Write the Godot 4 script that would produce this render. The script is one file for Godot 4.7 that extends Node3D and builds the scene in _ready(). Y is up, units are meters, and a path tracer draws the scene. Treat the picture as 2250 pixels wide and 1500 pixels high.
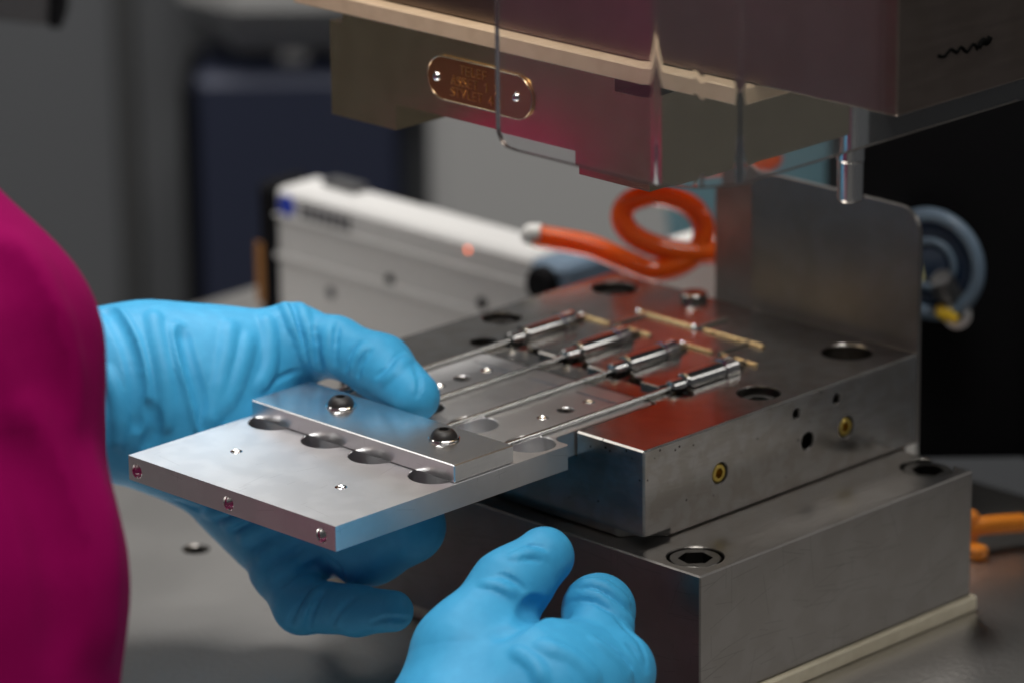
extends Node3D
# Lengths below are millimetres in the frame of the mold: x runs along its long side, y is up, z runs across it, and the
# origin is the top corner of the upper block. mm() turns them into metres.

const PINS := [-35.3, -62.5, -85.0, -111.5]
var rng := RandomNumberGenerator.new()
var taken := {}
var M := {}
var T := {}


func _ready() -> void:
	rng.seed = 7
	place_camera()
	place_lights()
	make_textures()
	make_materials()
	setting()
	mold_base()
	mold_block()
	upright_plate()
	carrier_plate()
	core_pins()
	press_head()
	acrylic_guard()
	background_things()
	person()


func place_camera() -> void:
	var cam := Camera3D.new()
	cam.name = "camera"
	add_child(cam)
	var yaw := deg_to_rad(45.2056)
	var pitch := deg_to_rad(17.8996)
	cam.transform = Transform3D(Basis(Vector3.UP, -yaw) * Basis(Vector3.RIGHT, -pitch) * Basis(Vector3.BACK, -deg_to_rad(0.65)), mm(-995.8, 477.5, 929.2))
	var lens := CameraAttributesPhysical.new()
	lens.frustum_focal_length = 156.9
	lens.frustum_focus_distance = 1.418
	lens.exposure_aperture = 7.6
	lens.frustum_near = 0.05
	lens.frustum_far = 12.0
	cam.attributes = lens
	cam.fov = 8.746
	cam.near = 0.05
	cam.far = 12.0
	cam.current = true


func place_lights() -> void:
	var e := Environment.new()
	e.background_mode = Environment.BG_COLOR
	e.background_color = Color(0.052, 0.053, 0.055).linear_to_srgb()
	e.tonemap_mode = Environment.TONE_MAPPER_LINEAR
	e.tonemap_exposure = 1.0
	e.sdfgi_enabled = true
	e.ssao_enabled = true
	e.ssil_enabled = true
	var w := WorldEnvironment.new()
	w.name = "surroundings"
	w.environment = e
	add_child(w)
	ceiling_lamp("frosted white ceiling lamp panel above the bench", Vector3(-0.40, 1.40, 0.35), Vector2(1.0, 0.5), 2.1)
	ceiling_lamp("frosted white ceiling lamp panel further back, above the measuring unit", Vector3(0.45, 1.50, -0.75), Vector2(1.0, 0.5), 3.1)
	ceiling_lamp("square lamp panel hung lower, to the right of the machine housing", Vector3(1.25, 0.98, 1.02), Vector2(0.5, 0.4), 0.30)
	ceiling_lamp("frosted white ceiling lamp panel at the far left, beyond the cabinet", Vector3(-0.58, 1.40, -1.42), Vector2(0.6, 0.4), 0.16)


func ceiling_lamp(text: String, where: Vector3, size: Vector2, energy: float) -> void:
	var o := thing("ceiling_lamp", text, "lamp", "ceiling lamps over the workshop")
	o.position = where
	var glow := StandardMaterial3D.new()
	glow.albedo_color = Color(0.9, 0.9, 0.9)
	glow.emission_enabled = true
	glow.emission = Color(1.0, 0.985, 0.96)
	glow.emission_energy_multiplier = 1.0
	var frame := StandardMaterial3D.new()
	frame.albedo_color = Color(0.8, 0.8, 0.8)
	part("housing", block(mm(-size.x * 520, 8, -size.y * 520), mm(size.x * 520, 60, size.y * 520), 0.004), frame, o)
	for x in [-1.0, 1.0]:
		part("hanger", block(mm(x * size.x * 400 - 4, 60, -4), mm(x * size.x * 400 + 4, 900, 4), 0.001), frame, o)
	part("diffuser", block(mm(-size.x * 500, 0, -size.y * 500), mm(size.x * 500, 7, size.y * 500), 0.002), glow, o)
	var l := AreaLight3D.new()
	l.name = "lamp_light"
	l.area_size = size
	l.area_normalize_energy = true
	l.light_energy = energy
	l.light_color = Color(1.0, 0.985, 0.965)
	l.shadow_enabled = true
	o.add_child(l)
	l.position = Vector3(0, -0.004, 0)
	l.rotation.x = -PI / 2


# ---------------------------------------------------------------- small helpers

func mm(x: float, y: float, z: float) -> Vector3:
	return Vector3(x, y, z) * 0.001


func numbered(called: String) -> String:
	var n: int = taken.get(called, 0)
	taken[called] = n + 1
	return called if n == 0 else "%s_%03d" % [called, n]


func tag(o: Node, label: String, category := "", group := "", kind := "") -> Node:
	o.set_meta("label", label)
	if category:
		o.set_meta("category", category)
	if group:
		o.set_meta("group", group)
	if kind:
		o.set_meta("kind", kind)
	return o


func thing(called: String, label: String, category: String, group := "") -> Node3D:
	var o := Node3D.new()
	o.name = numbered(called)
	add_child(o)
	tag(o, label, category, group)
	return o


func part(called: String, mesh: Mesh, mat: Material, parent: Node, at := Transform3D()) -> MeshInstance3D:
	var o := MeshInstance3D.new()
	if parent == self:
		called = numbered(called)
	else:
		var base := called
		var n := 1
		while parent.has_node(NodePath(called)):
			called = "%s_%03d" % [base, n]
			n += 1
	o.name = called
	o.mesh = mesh
	o.material_override = mat
	o.transform = at
	parent.add_child(o, true)
	return o


func structure(called: String, label: String, mesh: Mesh, mat: Material, at := Transform3D()) -> MeshInstance3D:
	var o := part(called, mesh, mat, self, at)
	o.set_meta("kind", "structure")
	o.set_meta("label", label)
	return o


func quad(st: SurfaceTool, a: Vector3, b: Vector3, c: Vector3, d: Vector3) -> void:
	for v: Vector3 in [a, b, c, a, c, d]:
		st.add_vertex(v)


# A closed box with chamfered edges; bevel in metres.
func block(lo: Vector3, hi: Vector3, bevel: float) -> ArrayMesh:
	var c := (lo + hi) / 2
	var s := (hi - lo) / 2
	var b := minf(bevel, minf(s.x, minf(s.y, s.z)) * 0.9)
	var st := SurfaceTool.new()
	st.begin(Mesh.PRIMITIVE_TRIANGLES)
	st.set_smooth_group(-1)
	var faces := []
	for ax in 3:
		for sg in [-1.0, 1.0]:
			var f := []
			var u := (ax + 1) % 3
			var v := (ax + 2) % 3
			for k: Vector2 in [Vector2(-1, -1), Vector2(1, -1), Vector2(1, 1), Vector2(-1, 1)]:
				var p := Vector3()
				p[ax] = sg * s[ax]
				p[u] = k.x * (s[u] - b)
				p[v] = k.y * (s[v] - b)
				f.append(p)
			faces.append(f)
	for ax in 3:
		var u := (ax + 1) % 3
		var v := (ax + 2) % 3
		for k: Vector2 in [Vector2(-1, -1), Vector2(1, -1), Vector2(1, 1), Vector2(-1, 1)]:
			var f := []
			for e: Vector3 in [Vector3(-1, 1, 0), Vector3(1, 1, 0), Vector3(1, 0, 1), Vector3(-1, 0, 1)]:
				var p := Vector3()
				p[ax] = e.x * (s[ax] - b)
				p[u] = k.x * (s[u] - (0.0 if e.y else b))
				p[v] = k.y * (s[v] - (0.0 if e.z else b))
				f.append(p)
			faces.append(f)
	for x in [-1.0, 1.0]:
		for y in [-1.0, 1.0]:
			for z in [-1.0, 1.0]:
				faces.append([Vector3(x * s.x, y * (s.y - b), z * (s.z - b)), Vector3(x * (s.x - b), y * s.y, z * (s.z - b)), Vector3(x * (s.x - b), y * (s.y - b), z * s.z)])
	for f: Array in faces:
		var n: Vector3 = (f[1] - f[0]).cross(f[2] - f[0])
		var mid := Vector3()
		for p: Vector3 in f:
			mid += p / f.size()
		if n.dot(mid) > 0:
			f.reverse()
		for i in range(1, f.size() - 1):
			for p: Vector3 in [f[0], f[i], f[i + 1]]:
				st.add_vertex(p + c)
	st.generate_normals()
	return st.commit()


# A body of revolution about y from (radius, height) pairs in mm; crease angle decides what is smooth.
func lathe(profile: Array, sides := 40) -> ArrayMesh:
	var st := SurfaceTool.new()
	st.begin(Mesh.PRIMITIVE_TRIANGLES)
	var grp := 0
	for i in profile.size() - 1:
		var p: Vector2 = profile[i]
		var q: Vector2 = profile[i + 1]
		if i > 0:
			var before: Vector2 = (p - (profile[i - 1] as Vector2)).normalized()
			if before.dot((q - p).normalized()) < 0.82:
				grp += 1
		st.set_smooth_group(grp)
		for k in sides:
			var a := TAU * k / sides
			var b := TAU * (k + 1) / sides
			var pa := mm(p.x * cos(a), p.y, p.x * sin(a))
			var pb := mm(p.x * cos(b), p.y, p.x * sin(b))
			var qa := mm(q.x * cos(a), q.y, q.x * sin(a))
			var qb := mm(q.x * cos(b), q.y, q.x * sin(b))
			if p.x > 1e-6:
				for v: Vector3 in [pa, qa, pb]:
					st.add_vertex(v)
			if q.x > 1e-6:
				for v: Vector3 in [pb, qa, qb]:
					st.add_vertex(v)
	st.generate_normals()
	return st.commit()


# A round tube along a list of points (metres).
func tube(points: PackedVector3Array, radius: float, sides := 16) -> ArrayMesh:
	var st := SurfaceTool.new()
	st.begin(Mesh.PRIMITIVE_TRIANGLES)
	st.set_smooth_group(0)
	var rings := []
	var up := Vector3(0.13, 0.95, 0.2).normalized()
	for i in points.size():
		var d := (points[mini(i + 1, points.size() - 1)] - points[maxi(i - 1, 0)]).normalized()
		var x := (up - d * up.dot(d)).normalized()
		up = x
		var y := d.cross(x)
		var ring := PackedVector3Array()
		for k in sides:
			var a := TAU * k / sides
			ring.append(points[i] + (x * cos(a) + y * sin(a)) * radius)
		rings.append(ring)
	for i in rings.size() - 1:
		for k in sides:
			var n := (k + 1) % sides
			quad(st, rings[i][k], rings[i][n], rings[i + 1][n], rings[i + 1][k])
	for k in sides:
		var n := (k + 1) % sides
		st.set_smooth_group(1)
		for v: Vector3 in [points[0], rings[0][n], rings[0][k]]:
			st.add_vertex(v)
		for v: Vector3 in [points[-1], rings[-1][k], rings[-1][n]]:
			st.add_vertex(v)
	st.generate_normals()
	return st.commit()


func curve(points: Array, step := 3.0) -> PackedVector3Array:
	var c := Curve3D.new()
	c.bake_interval = step * 0.001
	for i in points.size():
		var before: Vector3 = points[maxi(i - 1, 0)]
		var after: Vector3 = points[mini(i + 1, points.size() - 1)]
		var t := (after - before) / 6.0 * 0.001
		c.add_point((points[i] as Vector3) * 0.001, -t, t)
	return c.get_baked_points()


# A polygon in (u, v) mm pushed out along an axis from lo to hi mm. axis "x": u = z, v = y; "y": u = x, v = z; "z": u = x, v = y.
func prism(outline: PackedVector2Array, axis: String, lo: float, hi: float) -> ArrayMesh:
	var st := SurfaceTool.new()
	st.begin(Mesh.PRIMITIVE_TRIANGLES)
	st.set_smooth_group(-1)
	var spot := func(p: Vector2, h: float) -> Vector3:
		match axis:
			"x": return mm(h, p.y, p.x)
			"y": return mm(p.x, h, p.y)
		return mm(p.x, p.y, h)
	var tris := Geometry2D.triangulate_polygon(outline)
	var mid := Vector3()
	for p in outline:
		mid += (spot.call(p, (lo + hi) / 2) as Vector3) / outline.size()
	var out := []
	for i in range(0, tris.size(), 3):
		for h in [lo, hi]:
			var n := Vector3()
			n["xyz".find(axis)] = 1.0 if h > (lo + hi) / 2 else -1.0
			out.append([spot.call(outline[tris[i]], h), spot.call(outline[tris[i + 1]], h), spot.call(outline[tris[i + 2]], h), n])
	var turn := 0.0
	for i in outline.size():
		turn += outline[i].cross(outline[(i + 1) % outline.size()])
	for i in outline.size():
		var p := outline[i]
		var q := outline[(i + 1) % outline.size()]
		var e := (q - p).normalized()
		var n2 := Vector2(e.y, -e.x) * signf(turn)
		var n: Vector3 = (spot.call(n2, 0.0) as Vector3).normalized()
		out.append([spot.call(p, lo), spot.call(q, lo), spot.call(q, hi), n])
		out.append([spot.call(p, lo), spot.call(q, hi), spot.call(p, hi), n])
	for f: Array in out:
		var n: Vector3 = (f[1] - f[0]).cross(f[2] - f[0])
		if n.dot(f[3]) > 0:
			var swap = f[1]
			f[1] = f[2]
			f[2] = swap
		for i in 3:
			st.add_vertex(f[i])
	st.generate_normals()
	return st.commit()


# ---- solids with holes: CSG trees

func csg(called: String, solid: Mesh, mat: Material, parent: Node) -> CSGCombiner3D:
	var root := CSGCombiner3D.new()
	root.name = called
	parent.add_child(root, true)
	var s := CSGMesh3D.new()
	s.name = "solid"
	s.mesh = solid
	s.material = mat
	root.add_child(s)
	return root


func bore(root: CSGCombiner3D, at: Vector3, radius: float, depth: float, mat: Material, axis := "y", chamfer := 0.0, sides := 40) -> void:
	# a blind hole whose mouth is centred on at (mm); it runs down -y, or along the named direction
	var turn := {"y": Basis(), "x": Basis(Vector3.BACK, PI / 2), "z": Basis(Vector3.RIGHT, PI / 2)}[axis] as Basis
	var c := CSGCylinder3D.new()
	c.name = "hole"
	c.operation = CSGShape3D.OPERATION_SUBTRACTION
	c.radius = radius * 0.001
	c.height = (depth + 2.0) * 0.001
	c.sides = sides
	c.smooth_faces = false
	c.material = mat
	c.transform = Transform3D(turn, at * 0.001 + turn * mm(0, 1.0 - depth / 2, 0))
	root.add_child(c, true)
	if chamfer > 0:
		var k := CSGCylinder3D.new()
		k.name = "chamfer"
		k.operation = CSGShape3D.OPERATION_SUBTRACTION
		k.cone = true
		var r := radius + chamfer + 1.0
		k.radius = r * 0.001
		k.height = r * 0.001
		k.sides = sides
		k.smooth_faces = false
		k.material = mat
		k.transform = Transform3D(turn * Basis(Vector3.RIGHT, PI), at * 0.001 + turn * mm(0, 1.0 - r / 2, 0))
		root.add_child(k, true)


func mill(root: CSGCombiner3D, lo: Vector3, hi: Vector3, mat: Material, turned := 0.0, op := CSGShape3D.OPERATION_SUBTRACTION) -> void:
	var b := CSGBox3D.new()
	b.name = "slot"
	b.operation = op
	b.size = (hi - lo) * 0.001
	b.material = mat
	b.transform = Transform3D(Basis(Vector3.UP, turned), (lo + hi) * 0.0005)
	root.add_child(b, true)


func groove(root: CSGCombiner3D, a: Vector3, b: Vector3, radius: float, mat: Material, sides := 28) -> void:
	var c := CSGCylinder3D.new()
	c.name = "groove"
	c.operation = CSGShape3D.OPERATION_SUBTRACTION
	c.radius = radius * 0.001
	c.height = a.distance_to(b) * 0.001
	c.sides = sides
	c.smooth_faces = false
	c.material = mat
	var d := (b - a).normalized()
	var side := d.cross(Vector3.UP if absf(d.y) < 0.9 else Vector3.RIGHT).normalized()
	c.transform = Transform3D(Basis(side, d, side.cross(d)), (a + b) * 0.0005)
	root.add_child(c, true)


# ---- a socket head screw seen from above, its top at y = 0

func socket_screw(parent: Node, called: String, at: Vector3, radius: float, key: float, mat: Material, turn := 0.0, basis := Basis()) -> void:
	var st := SurfaceTool.new()
	st.begin(Mesh.PRIMITIVE_TRIANGLES)
	st.append_from(lathe([Vector2(radius - 0.6, 0), Vector2(radius, -0.6), Vector2(radius, -5)], 44), 0, Transform3D())
	# the annular top face and the six-sided socket
	st.set_smooth_group(-1)
	var n := 48
	for i in n:
		var a := TAU * i / n
		var b := TAU * (i + 1) / n
		var ra := key / cos(fposmod(a, PI / 3) - PI / 6)
		var rb := key / cos(fposmod(a + 0.0001 + TAU / n - 0.0002, PI / 3) - PI / 6)
		var ia := Vector3(cos(a), 0, sin(a)) * ra
		var ib := Vector3(cos(b), 0, sin(b)) * rb
		var oa := Vector3(cos(a), 0, sin(a)) * (radius - 0.6)
		var ob := Vector3(cos(b), 0, sin(b)) * (radius - 0.6)
		var low := Vector3(0, -4, 0)
		quad(st, ia * 0.001, oa * 0.001, ob * 0.001, ib * 0.001)
		quad(st, (ia + low) * 0.001, ia * 0.001, ib * 0.001, (ib + low) * 0.001)
		for v: Vector3 in [low, ia + low, ib + low]:
			st.add_vertex(v * 0.001)
	st.generate_normals()
	part(called, st.commit(), mat, parent, Transform3D(basis * Basis(Vector3.UP, turn), at * 0.001))


# ---------------------------------------------------------------- materials

func noise_image(seed_: int, w: int, h: int, freq: float, octaves := 4, out := 512, kind := FastNoiseLite.TYPE_SIMPLEX_SMOOTH) -> Image:
	var n := FastNoiseLite.new()
	n.seed = seed_
	n.noise_type = kind
	n.frequency = freq
	n.fractal_octaves = octaves
	var im := n.get_seamless_image(w, h)
	if w != out or h != out:
		im.resize(out, out, Image.INTERPOLATE_CUBIC)
	im.convert(Image.FORMAT_RGBA8)
	return im


func ranged(im: Image, lo: Color, hi: Color, a := 0.0, b := 1.0) -> ImageTexture:
	var out := Image.create(im.get_width(), im.get_height(), false, Image.FORMAT_RGBA8)
	for y in im.get_height():
		for x in im.get_width():
			out.set_pixel(x, y, lo.lerp(hi, smoothstep(a, b, im.get_pixel(x, y).r)))
	return ImageTexture.create_from_image(out)


func make_textures() -> void:
	var streak := noise_image(3, 24, 512, 0.11, 4)
	var fine := noise_image(5, 64, 512, 0.35, 3)
	var blotch := noise_image(9, 256, 256, 0.018, 5, 256)
	var grain := noise_image(11, 512, 512, 0.25, 3)
	T.streak_rough = ranged(streak, Color(0.90, 0.90, 0.90), Color(1, 1, 1), 0.25, 0.75)
	T.blotch_rough = ranged(blotch, Color(0.972, 0.972, 0.972), Color(1, 1, 1), 0.3, 0.7)
	var bump := fine.duplicate() as Image
	bump.bump_map_to_normal_map(0.7)
	T.streak_normal = ImageTexture.create_from_image(bump)
	var g := grain.duplicate() as Image
	g.bump_map_to_normal_map(0.8)
	T.grain_normal = ImageTexture.create_from_image(g)
	T.steel = ranged(blotch, Color(0.965, 0.96, 0.95), Color(1, 1, 1), 0.25, 0.75)
	# scratched, handled metal: thin strokes in many directions over a soft blotch
	T.worn = scratched(blotch, 60, Color(0.985, 0.985, 0.985), Color(1, 1, 1), 21)
	T.rust = scratched(noise_image(15, 256, 256, 0.03, 5, 256), 240, Color(0.87, 0.855, 0.84), Color(0.91, 0.91, 0.91), 22, 45)
	T.ground = scratched(noise_image(16, 256, 256, 0.02, 4, 256), 260, Color(0.975, 0.97, 0.965), Color(1, 1, 1), 23)
	T.fabric = ranged(noise_image(31, 256, 256, 0.3, 2, 256), Color(0.86, 0.86, 0.86), Color(1, 1, 1))
	T.glove = ranged(noise_image(33, 256, 256, 0.02, 4, 256), Color(0.95, 0.965, 0.975), Color(1, 1, 1), 0.3, 0.7)
	var crinkle := FastNoiseLite.new()
	crinkle.seed = 34
	crinkle.frequency = 0.012
	crinkle.fractal_type = FastNoiseLite.FRACTAL_RIDGED
	crinkle.fractal_octaves = 3
	crinkle.domain_warp_enabled = true
	crinkle.domain_warp_amplitude = 25.0
	var gl := crinkle.get_seamless_image(512, 512)
	gl.convert(Image.FORMAT_RGBA8)
	gl.bump_map_to_normal_map(2.0)
	T.glove_normal = ImageTexture.create_from_image(gl)


func scratched(base: Image, strokes: int, lo: Color, hi: Color, seed_: int, pits := 0) -> ImageTexture:
	var r := RandomNumberGenerator.new()
	r.seed = seed_
	var im := Image.create(1024, 1024, false, Image.FORMAT_RGBA8)
	var b := base.duplicate() as Image
	b.resize(1024, 1024, Image.INTERPOLATE_CUBIC)
	for y in 1024:
		for x in 1024:
			im.set_pixel(x, y, lo.lerp(hi, smoothstep(0.32, 0.68, b.get_pixel(x, y).r)))
	for i in strokes:
		var p := Vector2(r.randf_range(0, 1024), r.randf_range(0, 1024))
		var d := Vector2.from_angle(r.randf_range(-0.35, 0.35) + (PI / 2 if r.randf() < 0.2 else 0.0))
		var tone := 0.78 if r.randf() < 0.55 else 1.0
		for k in r.randi_range(15, 190):
			p += d
			im.set_pixel(posmod(int(p.x), 1024), posmod(int(p.y), 1024), Color(tone, tone, tone))
	for i in pits:
		var p := Vector2(r.randf_range(0, 1024), r.randf_range(0, 1024))
		var size := r.randf_range(1.5, 6.0)
		for dy in range(-7, 8):
			for dx in range(-7, 8):
				if Vector2(dx, dy * r.randf_range(0.8, 1.3)).length() < size:
					im.set_pixel(posmod(int(p.x) + dx, 1024), posmod(int(p.y) + dy, 1024), Color(0.22, 0.18, 0.15))
	return ImageTexture.create_from_image(im)


func metal(c: Color, rough: float, period := 60.0, tex := "steel", normal := 0.25, streaks := true) -> StandardMaterial3D:
	var m := StandardMaterial3D.new()
	m.albedo_color = c.linear_to_srgb()
	m.metallic = 1.0
	m.roughness = rough
	m.uv1_triplanar = true
	m.uv1_triplanar_sharpness = 8.0
	m.uv1_scale = Vector3.ONE * (1000.0 / period)
	if tex:
		m.albedo_texture = T[tex]
	m.roughness_texture = T.streak_rough if streaks else T.blotch_rough
	m.roughness_texture_channel = BaseMaterial3D.TEXTURE_CHANNEL_RED
	if normal > 0:
		m.normal_enabled = true
		m.normal_scale = normal
		m.normal_texture = T.streak_normal if streaks else T.grain_normal
	return m


func paint(c: Color, rough := 0.6, period := 80.0, tex := "") -> StandardMaterial3D:
	var m := StandardMaterial3D.new()
	m.albedo_color = c.linear_to_srgb()
	m.roughness = rough
	if tex:
		m.albedo_texture = T[tex]
		m.uv1_triplanar = true
		m.uv1_scale = Vector3.ONE * (1000.0 / period)
	return m


func make_materials() -> void:
	M.aluminium = metal(Color(0.84, 0.84, 0.85), 0.40, 70, "worn", 0.10, false)
	M.clamp = metal(Color(0.82, 0.82, 0.83), 0.25, 70, "worn", 0.05)
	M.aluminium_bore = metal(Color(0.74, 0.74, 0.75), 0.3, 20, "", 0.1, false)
	M.die = metal(Color(0.58, 0.56, 0.535), 0.225, 80, "rust", 0.022)
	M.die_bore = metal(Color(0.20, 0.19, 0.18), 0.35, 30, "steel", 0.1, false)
	M.cavity = metal(Color(0.62, 0.61, 0.60), 0.13, 30, "", 0.0, false)
	M.base = metal(Color(0.255, 0.243, 0.233), 0.32, 110, "ground", 0.008)
	M.black_oxide = metal(Color(0.13, 0.125, 0.12), 0.34, 12, "steel", 0.2, false)
	M.screw_black = paint(Color(0.014, 0.012, 0.011), 0.5)
	M.bright = metal(Color(0.80, 0.79, 0.78), 0.12, 20, "", 0.0)
	M.needle = metal(Color(0.70, 0.69, 0.67), 0.18, 20, "", 0.0)
	M.press = metal(Color(0.72, 0.58, 0.38), 0.21, 90, "steel", 0.07)  # brown tint stands in for a tan reflection on the steel bar
	M.head = metal(Color(0.235, 0.19, 0.165), 0.42, 120, "steel", 0.07)
	M.upright = metal(Color(0.28, 0.265, 0.255), 0.42, 90, "steel", 0.07)
	M.brass = metal(Color(0.90, 0.66, 0.16), 0.3, 12, "", 0.1, false)
	M.plate_brass = metal(Color(0.46, 0.25, 0.11), 0.38, 20, "", 0.1, false)
	M.gold_print = metal(Color(0.85, 0.58, 0.26), 0.3, 20, "", 0.0)
	M.runner = metal(Color(0.86, 0.64, 0.33), 0.28, 12, "", 0.0)
	M.cream = paint(Color(0.74, 0.55, 0.37), 0.4, 60, "steel")
	M.riser = paint(Color(0.66, 0.60, 0.46), 0.5, 60, "steel")
	M.table = metal(Color(0.62, 0.605, 0.585), 0.31, 420, "worn", 0.12, false)
	M.wall = paint(Color(0.125, 0.131, 0.14), 0.8)
	M.wall_dark = paint(Color(0.06, 0.061, 0.063), 0.8)
	M.panel_grey = paint(Color(0.46, 0.46, 0.455), 0.7)
	M.navy = paint(Color(0.02, 0.026, 0.055), 0.6)
	M.actuator = paint(Color(0.66, 0.655, 0.645), 0.5, 60, "fabric")
	M.black = paint(Color(0.004, 0.004, 0.005), 0.8)
	M.black.metallic_specular = 0.25
	M.dark_grey = paint(Color(0.05, 0.05, 0.052), 0.45)
	M.logo_blue = paint(Color(0.02, 0.05, 0.42), 0.5)
	M.print_grey = paint(Color(0.10, 0.10, 0.11), 0.6)
	M.tube = paint(Color(1.0, 0.20, 0.01), 0.13)
	M.tube.backlight_enabled = true
	M.tube.backlight = Color(0.9, 0.2, 0.0)
	M.tube.clearcoat_enabled = true
	M.tube.clearcoat = 1.0
	M.tube.clearcoat_roughness = 0.06
	M.pale_blue = paint(Color(0.13, 0.19, 0.26), 0.35)
	M.deep_blue = paint(Color(0.012, 0.03, 0.07), 0.35)
	M.yellow = paint(Color(0.80, 0.52, 0.02), 0.35)
	M.pale_yellow = paint(Color(0.78, 0.76, 0.38), 0.4)
	M.orange = paint(Color(0.80, 0.24, 0.01), 0.4)
	M.white = paint(Color(0.78, 0.77, 0.74), 0.5)
	M.ink = paint(Color(0.004, 0.004, 0.004), 1.0)
	M.ink.metallic_specular = 0.0
	M.brown = paint(Color(0.30, 0.13, 0.03), 0.6)
	M.teal = paint(Color(0.18, 0.34, 0.40), 0.5)
	M.glove = paint(Color(0.045, 0.335, 0.60), 0.54, 40, "glove")
	M.glove.metallic_specular = 0.36
	M.glove.normal_enabled = true
	M.glove.normal_texture = T.glove_normal
	M.glove.normal_scale = 0.22
	M.gown = paint(Color(0.24, 0.0, 0.075), 0.95, 9, "fabric")
	M.gown.metallic_specular = 0.2
	M.gown.normal_enabled = true
	M.gown.normal_texture = T.grain_normal
	M.gown.normal_scale = 0.5
	var g := StandardMaterial3D.new()
	g.albedo_color = Color(0.97, 0.98, 0.98, 0.02)
	g.roughness = 0.03
	g.refraction_enabled = true
	g.refraction_scale = 0.05
	M.acrylic = g


# ---------------------------------------------------------------- the bench and what stands far behind

func setting() -> void:
	var bench := csg("bench_top", block(mm(-420, -123.4, -430), mm(235, -83.4, 420), 0.002), M.table, self)
	tag(bench, "worn steel bench top under the mold", "", "", "structure")
	bore(bench, Vector3(-12.4, -83.4, -208), 4.4, 14, M.die_bore, "y", 0.7)
	bore(bench, Vector3(-160, -83.4, 60), 4.4, 14, M.die_bore, "y", 0.7)
	var facing := Basis(Vector3.UP, -deg_to_rad(45.2))
	# the wall stands square to the camera's heading, about a metre behind the mold
	var w := Transform3D(facing, mm(620, 0, -790))
	structure("wall", "blurred grey workshop wall", block(mm(-900, -1000, -60), mm(900, 700, 0), 0.001), M.wall, w)
	structure("wall_recess", "darker upright strip of the grey wall", block(mm(-132, -1000, 1), mm(-121, 700, 12), 0.002), M.wall_dark, w)
	var cab := thing("cabinet", "dark navy cabinet blurred against the grey wall", "cabinet")
	cab.transform = Transform3D(facing, mm(600, 0, -770))
	part("body", block(mm(-84, -700, -20), mm(24, -108, 60), 0.004), M.navy, cab)
	part("side_panel", block(mm(-91, -700, -20), mm(-84.5, -112, 64), 0.002), M.black, cab)
	part("door", block(mm(-82, -690, 60.5), mm(22, -109, 66), 0.003), M.navy, cab)
	var up := thing("ceiling_duct", "pale grey duct above the navy cabinet", "duct")
	up.transform = cab.transform
	part("duct", block(mm(-92, -100, -30), mm(60, 100, 70), 0.03), M.panel_grey, up)
	part("flange", block(mm(-40, -107, -20), mm(-25, -100.2, 40), 0.002), M.panel_grey, up)
	var pn := thing("partition", "light grey partition panel behind the orange hose", "partition")
	pn.transform = Transform3D(facing, mm(570, 0, -640))
	part("panel", block(mm(-31, -700, -20), mm(112, 60, 0), 0.01), M.panel_grey, pn)
	part("foot_rail", block(mm(-31, -310, 0.5), mm(112, -280, 8), 0.002), M.panel_grey, pn)


func mold_base() -> void:
	var o := thing("lower_mold_block", "lower dark steel mold block with socket screws in its corners", "mold block")
	var body := csg("block", block(mm(-8, -78, -150), mm(130, -32.7, 32), 0.0005), M.base, o)
	for at: Vector3 in [Vector3(4.4, -32.7, 18.6), Vector3(122, -32.7, 18.6), Vector3(4.4, -32.7, -137), Vector3(122, -32.7, -137)]:
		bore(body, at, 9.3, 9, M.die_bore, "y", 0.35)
	socket_screw(o, "socket_screw", Vector3(4.4, -33.1, 18.6), 8.8, 5.0, M.black_oxide, 0.3)
	socket_screw(o, "socket_screw", Vector3(122, -33.6, 18.6), 8.7, 5.0, M.black_oxide, 0.1)
	var r := thing("riser_plate", "thin cream spacer plate under the steel mold base", "spacer plate")
	part("plate", block(mm(-6, -83.3, -150), mm(131.5, -78.1, 34), 0.0005), M.riser, r)


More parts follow.
